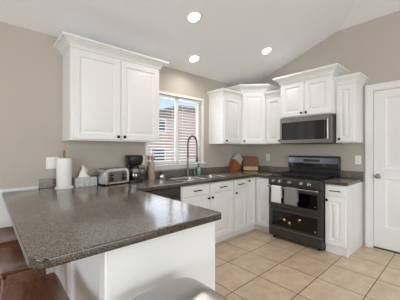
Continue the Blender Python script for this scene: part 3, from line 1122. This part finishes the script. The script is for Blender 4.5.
# coffee maker
cm = thing('coffee_maker', 'black drip coffee maker with glass carafe between toaster and utensil crock', 'coffee maker', (-2.493, -0.150, TOP), math.radians(-6))
cm.scale = (0.94, 0.94, 1.0)
k = MB()
k.rings([[(x, y, z) for x, y in rounded(-0.088, 0.088, -0.115, 0.10, 0.04)] for z in (0, 0.03)])
k.build('base', M['bplastic'], cm, bevel=0.004)
k = MB()
k.rings([[(x, y, z) for x, y in rounded(-0.082, 0.082, 0.035, 0.10, 0.02)] for z in (0.03, 0.25)])
k.build('water_tank', M['bplastic'], cm, bevel=0.004)
k = MB()
k.rings([[(x * s, y * s, z) for x, y in rounded(-0.098, 0.098, -0.105, 0.10, 0.045)] for z, s in ((0.205, 0.78), (0.235, 0.93), (0.285, 1.0), (0.318, 1.0), (0.326, 0.93))])
k.build('brew_head', M['bplastic'], cm, smooth=50)
k = MB()
k.lathe([(0, 0.032), (0.058, 0.032), (0.070, 0.06), (0.072, 0.10), (0.062, 0.145), (0.050, 0.165), (0.054, 0.180), (0, 0.180)], Matrix.Translation((0, -0.035, 0)), 24)
ca = k.build('carafe', glass_mat('carafe_glass', (70, 70, 74), 0.62, 0.04), cm)
MB().lathe([(0, 0.181), (0.055, 0.181), (0.05, 0.196), (0, 0.198)], Matrix.Translation((0, -0.035, 0)), 20).build('lid', M['bplastic'], ca)
MB().lathe([(0.0705, 0.098), (0.0735, 0.098), (0.0735, 0.112), (0.0705, 0.112)], Matrix.Translation((0, -0.035, 0)), 24, ring=True).build('band', M['bplastic'], ca)
MB().tube([(0.062, -0.055, 0.165), (0.105, -0.07, 0.168), (0.118, -0.075, 0.14), (0.112, -0.073, 0.09), (0.070, -0.055, 0.075)], 0.009, 10).build('handle', M['bplastic'], ca)

# utensil crock
uc = thing('utensil_crock', 'tall taupe utensil crock beside the black coffee maker', 'crock', (-2.220, -0.095, TOP))
MB().lathe([(0, 0), (0.046, 0), (0.048, 0.01), (0.047, 0.10), (0.046, 0.228), (0.044, 0.235), (0.041, 0.232), (0.040, 0.02), (0, 0.018)], None, 24).build('jar', M['crock'], uc)
for lb, pts, rad, nm, blade in (
    ('wooden spoon leaning left in the taupe utensil crock', [(0.010, 0.020, 0.022), (-0.022, 0.022, 0.262)], 0.005, 'wooden_spoon', ((-0.024, 0.022, 0.292), 0.022, 0.036)),
    ('wooden spatula upright in the taupe utensil crock', [(-0.010, -0.018, 0.022), (0.000, -0.018, 0.262)], 0.005, 'spatula', ((0.0, -0.018, 0.292), 0.022, 0.036)),
    ('wooden ladle leaning right in the taupe utensil crock', [(-0.016, 0.002, 0.022), (0.030, 0.002, 0.250)], 0.005, 'wooden_ladle', ((0.038, 0.002, 0.276), 0.024, 0.030)),
):
    k = MB()
    k.tube(pts, rad, 8)
    p0, p1 = Vector(pts[0]), Vector(pts[1])
    ax = (p1 - p0).normalized()
    (cx_, cy_, cz_), rw, rh = blade
    rr = []
    for i in range(1, 9):
        a = -PI / 2 + PI * i / 9
        rr.append([(cx_ + rw * math.cos(a) * math.cos(q * PI / 6), cy_ + 0.010 * math.cos(a) * math.sin(q * PI / 6), cz_ + rh * math.sin(a)) for q in range(12)])
    k.rings(rr)
    o = k.build(nm, M['utensil'], None, smooth=60)
    o.location = (-2.220, -0.095, TOP)
    tag(o, lb, 'utensil', 'wooden utensils in the crock')

# small silver jar with black lid near the window sill
jr = thing('lidded_jar', 'small round silver jar with black knob lid left of the sink', 'jar', (-2.075, -0.060, TOP))
jr.location = (-2.045, -0.075, TOP)
MB().lathe([(0, 0), (0.040, 0), (0.046, 0.014), (0.044, 0.040), (0.030, 0.058), (0, 0.060)], None, 22).build('bowl', M['chrome'], jr)
MB().lathe([(0, 0.058), (0.034, 0.055), (0.026, 0.072), (0.014, 0.080), (0.014, 0.094), (0.008, 0.100), (0, 0.100)], None, 18).build('lid', M['bplastic'], jr)

# soap bottle, small bottle
sb = thing('soap_bottle', 'green dish soap pump bottle standing behind the sink', 'soap bottle', (-1.345, -0.060, TOP))
MB().lathe([(0, 0), (0.028, 0), (0.031, 0.006), (0.031, 0.085), (0.026, 0.105), (0.012, 0.116), (0.012, 0.122), (0, 0.122)], None, 20).build('bottle', M['green'], sb)
k = MB()
k.lathe([(0, 0.122), (0.014, 0.122), (0.014, 0.138), (0.006, 0.142), (0.006, 0.160), (0.012, 0.162), (0.012, 0.172), (0, 0.173)], None, 14)
k.tube([(0, 0, 0.167), (0.0, -0.035, 0.164)], 0.005, 8)
k.build('pump', M['bplastic'], sb)
o = MB().lathe([(0, 0), (0.016, 0), (0.017, 0.004), (0.017, 0.060), (0.010, 0.068), (0.010, 0.080), (0, 0.081)], None, 16).build('squeeze_bottle', M['palegreen'], None)
o.location = (-1.425, -0.050, TOP)
tag(o, 'small grey-green bottle left of the green soap bottle', 'bottle')

# knife block and knives
kb_loc, kb_rz = (-0.535, -0.110, TOP), math.radians(-12)
kb = thing('knife_block', 'slanted orange-brown wooden knife block holding silver knives in the corner', 'knife block', kb_loc, kb_rz)
k = MB()
# side outline in xz: leaning to the right
out = [(-0.085, 0.0), (0.075, 0.0), (0.085, 0.035), (0.032, 0.205), (-0.045, 0.168), (-0.090, 0.02)]
out = [(-0.085, 0.0), (0.060, 0.0), (0.092, 0.130), (-0.020, 0.222), (-0.032, 0.222), (-0.090, 0.02)]
k.rings([[(x, y, z) for x, z in out] for y in (-0.055, 0.055)])
k.build('block', M['block'], kb, bevel=0.004)
face_a, face_b = Vector((-0.020, 0, 0.222)), Vector((0.092, 0, 0.130))
tdir = (face_b - face_a).normalized()
ndir = Vector((-tdir.z, 0, tdir.x))
ndir = Vector((0.635, 0, 0.773))
rot = Matrix.Rotation(kb_rz, 4, 'Z')
proto = None
i = 0
for u in (0.10, 0.37, 0.64, 0.91):
    for yv in (-0.028, 0.028):
        ln = 0.128 - 0.025 * u
        p = face_a.lerp(face_b, u) + Vector((0, yv, 0)) + ndir * 0.0015
        if proto is None:
            kn = thing('kitchen_knife', 'silver-handled kitchen knife standing in the wooden knife block', 'knife', (0, 0, 0), 0, 'knives in the knife block')
            k = MB()
            k.box(-0.0115, 0.0115, -0.015, 0.015, 0.0, 0.105)
            k.build('handle', M['knife'], kn, bevel=0.004)
            k = MB()
            k.box(-0.0115, 0.0115, -0.015, 0.015, 0.106, 0.116)
            k.build('butt_cap', M['knife'], kn, bevel=0.002)
            proto = kn
        else:
            kn = dup(proto, (0, 0, 0))
        w_ = rot @ p
        kn.location = (kb_loc[0] + w_.x, kb_loc[1] + w_.y, kb_loc[2] + w_.z)
        ang = math.atan2(ndir.x, ndir.z)
        kn.rotation_euler = (0, ang, kb_rz)
        kn.scale = (1, 1, ln / 0.105)
        i += 1

# cutting boards leaning in the corner on the range wall side
cb = thing('cutting_board', 'reddish brown wooden cutting board leaning in the corner behind a pale board', 'cutting board', (-0.145, -0.175, TOP), math.radians(-52))
tilt = Matrix.Rotation(math.radians(-10), 4, 'X')
k = MB()
ol = [(x, z) for x, z in rounded(-0.138, 0.138, 0.0, 0.262, 0.045)]
k.rings([[tilt @ Vector((x, y, z + 0.004)) for x, z in ol] for y in (-0.010, 0.010)])
k.build('board', M['board'], cb, bevel=0.003)
k = MB()
k.rings([[tilt @ Vector((x, y, z + 0.002)) for x, z in rounded(-0.132, 0.132, 0.0, 0.072, 0.008)] for y in (-0.024, -0.0115)])
o = k.build('cutting_board', M['maple'], None, bevel=0.002)
o.location = (-0.145 , -0.175, TOP)
o.rotation_euler = (0, 0, math.radians(-52))
tag(o, 'low pale maple board leaning in front of the reddish cutting board', 'cutting board')


# ------------------------------------------------------------------ outlets and switches
def wall_plate(label, loc, rz, w, kind):
    r = thing('wall_outlet' if kind == 'o' else 'light_switch', label, 'outlet' if kind == 'o' else 'switch', loc, rz, 'white wall plates')
    MB().box(-w / 2, w / 2, -0.006, 0, -0.060, 0.060).build('plate', M['vinyl'], r, bevel=0.002)
    n = 1 if w < 0.09 else 2
    for j in range(n):
        x = (j - (n - 1) / 2) * 0.046
        if kind == 'o':
            for z in (-0.021, 0.021):
                k = MB().box(x - 0.014, x + 0.014, -0.0075, -0.006, z - 0.013, z + 0.013)
                s_ = k.build('socket', M['vinyl'], r, bevel=0.001)
                k = MB()
                for q in (-0.006, 0.006):
                    k.box(x + q - 0.001, x + q + 0.001, -0.0078, -0.0073, z - 0.004, z + 0.006)
                k.build('slots', M['bplastic'], s_)
        else:
            MB().box(x - 0.016, x + 0.016, -0.009, -0.006, -0.033, 0.033).build('rocker', M['vinyl'], r, bevel=0.002)
    return r


wall_plate('white double switch plate on the wall behind the paper towel roll', (-3.337, -0.0005, 1.165), 0, 0.116, 's')
wall_plate('white wall outlet behind the coffee maker', (-2.285, -0.0005, 1.16), 0, 0.075, 'o')
wall_plate('white wall outlet above the backsplash left of the range', (-0.0005, -0.455, 1.16), EAST, 0.075, 'o')
wall_plate('white wall outlet between the range and the pantry door', (-0.0005, -1.880, 1.16), EAST, 0.075, 'o')

# ------------------------------------------------------------------ recessed ceiling lights
slope = -math.atan(SL)
for j, (x, y, lb) in enumerate(((-2.126, -0.858, 'recessed ceiling light farthest from the range, highest above the peninsula'),
                                (-1.652, -0.302, 'recessed ceiling light above the kitchen window and sink'),
                                (-0.708, -0.875, 'recessed ceiling light above the corner and range'))):
    r = thing('recessed_light', lb, 'ceiling light', (x, y, ceil_z(x, y) - 0.001), 0, 'recessed ceiling lights')
    r.rotation_euler = (slope, 0, 0)
    k = MB()
    k.lathe([(0.066, -0.010), (0.074, -0.012), (0.092, -0.006), (0.093, 0.0), (0.066, 0.0)], None, 32, ring=True)
    k.build('trim_ring', M['trim'], r)
    MB().lathe([(0, -0.0075), (0.066, -0.0075), (0.066, -0.001), (0, -0.001)], None, 32).build('lens', M['lamp'], r)
    sp = bpy.data.lights.new('downlight', 'SPOT')
    sp.energy = 14
    sp.spot_size = math.radians(150)
    sp.spot_blend = 0.8
    sp.shadow_soft_size = 0.07
    sp.color = (1.0, 0.96, 0.91)
    so = bpy.data.objects.new('downlight', sp)
    so.location = (x, y, ceil_z(x, y) - 0.03)
    COL.objects.link(so)

# ------------------------------------------------------------------ stools
def saddle_stool(label, cx_, cy_, top):
    s = thing('saddle_stool', label, 'stool', (cx_, cy_, 0), 0, 'wooden saddle stools')
    L, Wd = 0.215, 0.125
    k = MB()
    rings = []
    nseg = 14
    for i in range(nseg + 1):
        v = -1 + 2 * i / nseg
        zc = top - 0.032 + 0.032 * v * v
        th = 0.048 - 0.002 * abs(v)
        wd = Wd * (1 - 0.10 * v ** 6)
        y = v * L
        lean = 0
        yb_ = y * 0.86
        rings.append([(-wd, y, zc - 0.006), (-wd + 0.012, y, zc), (0, y, zc - 0.004), (wd - 0.012, y, zc), (wd, y, zc - 0.006),
                      (wd - 0.006, yb_, zc - th), (-wd + 0.006, yb_, zc - th)])
    k.rings(rings)
    k.build('seat', M['stool'], s, bevel=0.004, smooth=45)
    fx, fy = 0.135, 0.205
    tx, ty = 0.085, 0.165
    zt = top - 0.055
    for sx in (-1, 1):
        for sy in (-1, 1):
            k = MB()
            a, b = 0.018, 0.016
            k.rings([[(sx * fx + dx * b, sy * fy + dy * b, 0) for dx, dy in ((-1, -1), (1, -1), (1, 1), (-1, 1))],
                     [(sx * tx + dx * a, sy * ty + dy * a, zt) for dx, dy in ((-1, -1), (1, -1), (1, 1), (-1, 1))]])
            k.build('leg', M['stool'], s, bevel=0.003)
    k = MB()
    for sy in (-1, 1):
        k.box(-0.085, 0.085, sy * 0.190 - 0.010, sy * 0.190 + 0.010, top - 0.105, top - 0.030)
    for sx in (-1, 1):
        k.box(sx * 0.088 - 0.009, sx * 0.088 + 0.009, -0.165, 0.165, top - 0.115, top - 0.075)
    k.build('apron', M['stool'], s, bevel=0.003)

    def at(sx, sy, z):
        q = z / zt
        return Vector((sx * (fx + (tx - fx) * q), sy * (fy + (ty - fy) * q), z))
    for sx in (-1, 1):
        k = MB()
        k.tube([at(sx, -1, 0.30), at(sx, 1, 0.30)], 0.011, 8)
        k.build('stretcher', M['stool'], s)
    for sy in (-1, 1):
        k = MB()
        k.tube([at(-1, sy, 0.20), at(1, sy, 0.20)], 0.011, 8)
        k.build('stretcher', M['stool'], s)
    return s


ST = saddle_stool('wooden saddle stool nearest the window wall under the peninsula overhang', -3.690, -0.430, 0.635)
dup(ST, (-3.690, -0.990, 0), 0, 'middle wooden saddle stool of the three along the peninsula overhang')
dup(ST, (-3.690, -1.595, 0), 0, 'wooden saddle stool at the cut corner of the peninsula, nearest the steel stool')

ms = thing('metal_stool', 'backless brushed steel stool at the end of the peninsula', 'stool', (-3.258, -2.096, 0), math.radians(0))
MT = 0.662


def super_ring(a, n_, z, cnt=40, dip=0.0):
    o = []
    for i in range(cnt):
        t_ = 2 * PI * i / cnt
        cs, sn = math.cos(t_), math.sin(t_)
        x = a * math.copysign(abs(cs) ** (2 / n_), cs)
        y = a * math.copysign(abs(sn) ** (2 / n_), sn)
        o.append((x, y, z))
    return o


k = MB()
rr = [super_ring(a, n_, z) for a, n_, z in ((0.170, 4.5, MT - 0.056), (0.186, 4.5, MT - 0.050), (0.192, 4.5, MT - 0.034), (0.189, 4.5, MT - 0.018), (0.181, 4.5, MT - 0.007),
                                            (0.168, 4.5, MT - 0.0012), (0.152, 4.3, MT), (0.12, 3.8, MT - 0.0015), (0.08, 3.0, MT - 0.003), (0.04, 2.3, MT - 0.004), (0.012, 2, MT - 0.0045))]
k.rings(rr)
k.build('seat', M['stoolsteel'], ms, smooth=60)
for sx in (-1, 1):
    for sy in (-1, 1):
        k = MB()
        k.rings([[(sx * 0.205 + dx * 0.016, sy * 0.205 + dy * 0.016, 0) for dx, dy in ((-1, -1), (1, -1), (1, 1), (-1, 1))],
                 [(sx * 0.135 + dx * 0.022, sy * 0.135 + dy * 0.022, MT - 0.045) for dx, dy in ((-1, -1), (1, -1), (1, 1), (-1, 1))]])
        k.build('leg', M['steel'], ms, bevel=0.004)
for s_ in (-1, 1):
    k = MB()
    k.tube([(-s_ * 0.185, -s_ * 0.185, 0.17), (-s_ * 0.185, s_ * 0.185, 0.17)], 0.009, 8)
    k.build('brace', M['steel'], ms)
    k = MB()
    k.tube([(-s_ * 0.185, s_ * 0.185, 0.20), (s_ * 0.185, s_ * 0.185, 0.20)], 0.009, 8)
    k.build('brace', M['steel'], ms)

# ------------------------------------------------------------------ outside the window
struct(MB().box(-14, 16, 0.4, 22, -0.3, -0.15).build('ground', M['earth'], smooth=0))
nh = thing('neighbor_house', 'pinkish tan neighboring house seen through the window blinds', 'house', (0, 5.0, -0.15))
MB().box(2.05, 9.0, 0, 4.0, 0, 3.12).box(-0.5, 2.05, 0.1, 3.0, 0, 2.80).build('wall', M['stucco'], nh)
k = MB()
k.rings([[(1.98, -0.12, 3.12), (9.1, -0.12, 3.12), (9.1, 4.1, 3.12), (1.98, 4.1, 3.12)],
         [(1.98, -0.12, 3.24), (9.1, -0.12, 3.24), (9.1, 4.1, 3.24), (1.98, 4.1, 3.24)],
         [(5.6, 1.9, 3.6), (6.8, 1.9, 3.6), (6.8, 2.1, 3.6), (5.6, 2.1, 3.6)]])
k.build('roof', M['roof'], nh)
MB().box(-0.65, 1.98, 0.0, 3.1, 2.80, 2.88).build('parapet', M['roof'], nh)
for x0, x1, z0, z1 in ((1.10, 1.44, 2.15, 2.60), (0.85, 1.42, 0.75, 1.48)):
    f = MB()
    f.box(x0 - 0.05, x1 + 0.05, 0.07, 0.0995, z0 - 0.05, z0).box(x0 - 0.05, x1 + 0.05, 0.07, 0.0995, z1, z1 + 0.05)
    f.box(x0 - 0.05, x0, 0.07, 0.0995, z0, z1).box(x1, x1 + 0.05, 0.07, 0.0995, z0, z1)
    fo = f.build('window', M['vinyl'], nh)
    MB().box(x0, x1, 0.085, 0.098, z0, z1).build('pane', M['display'], fo)
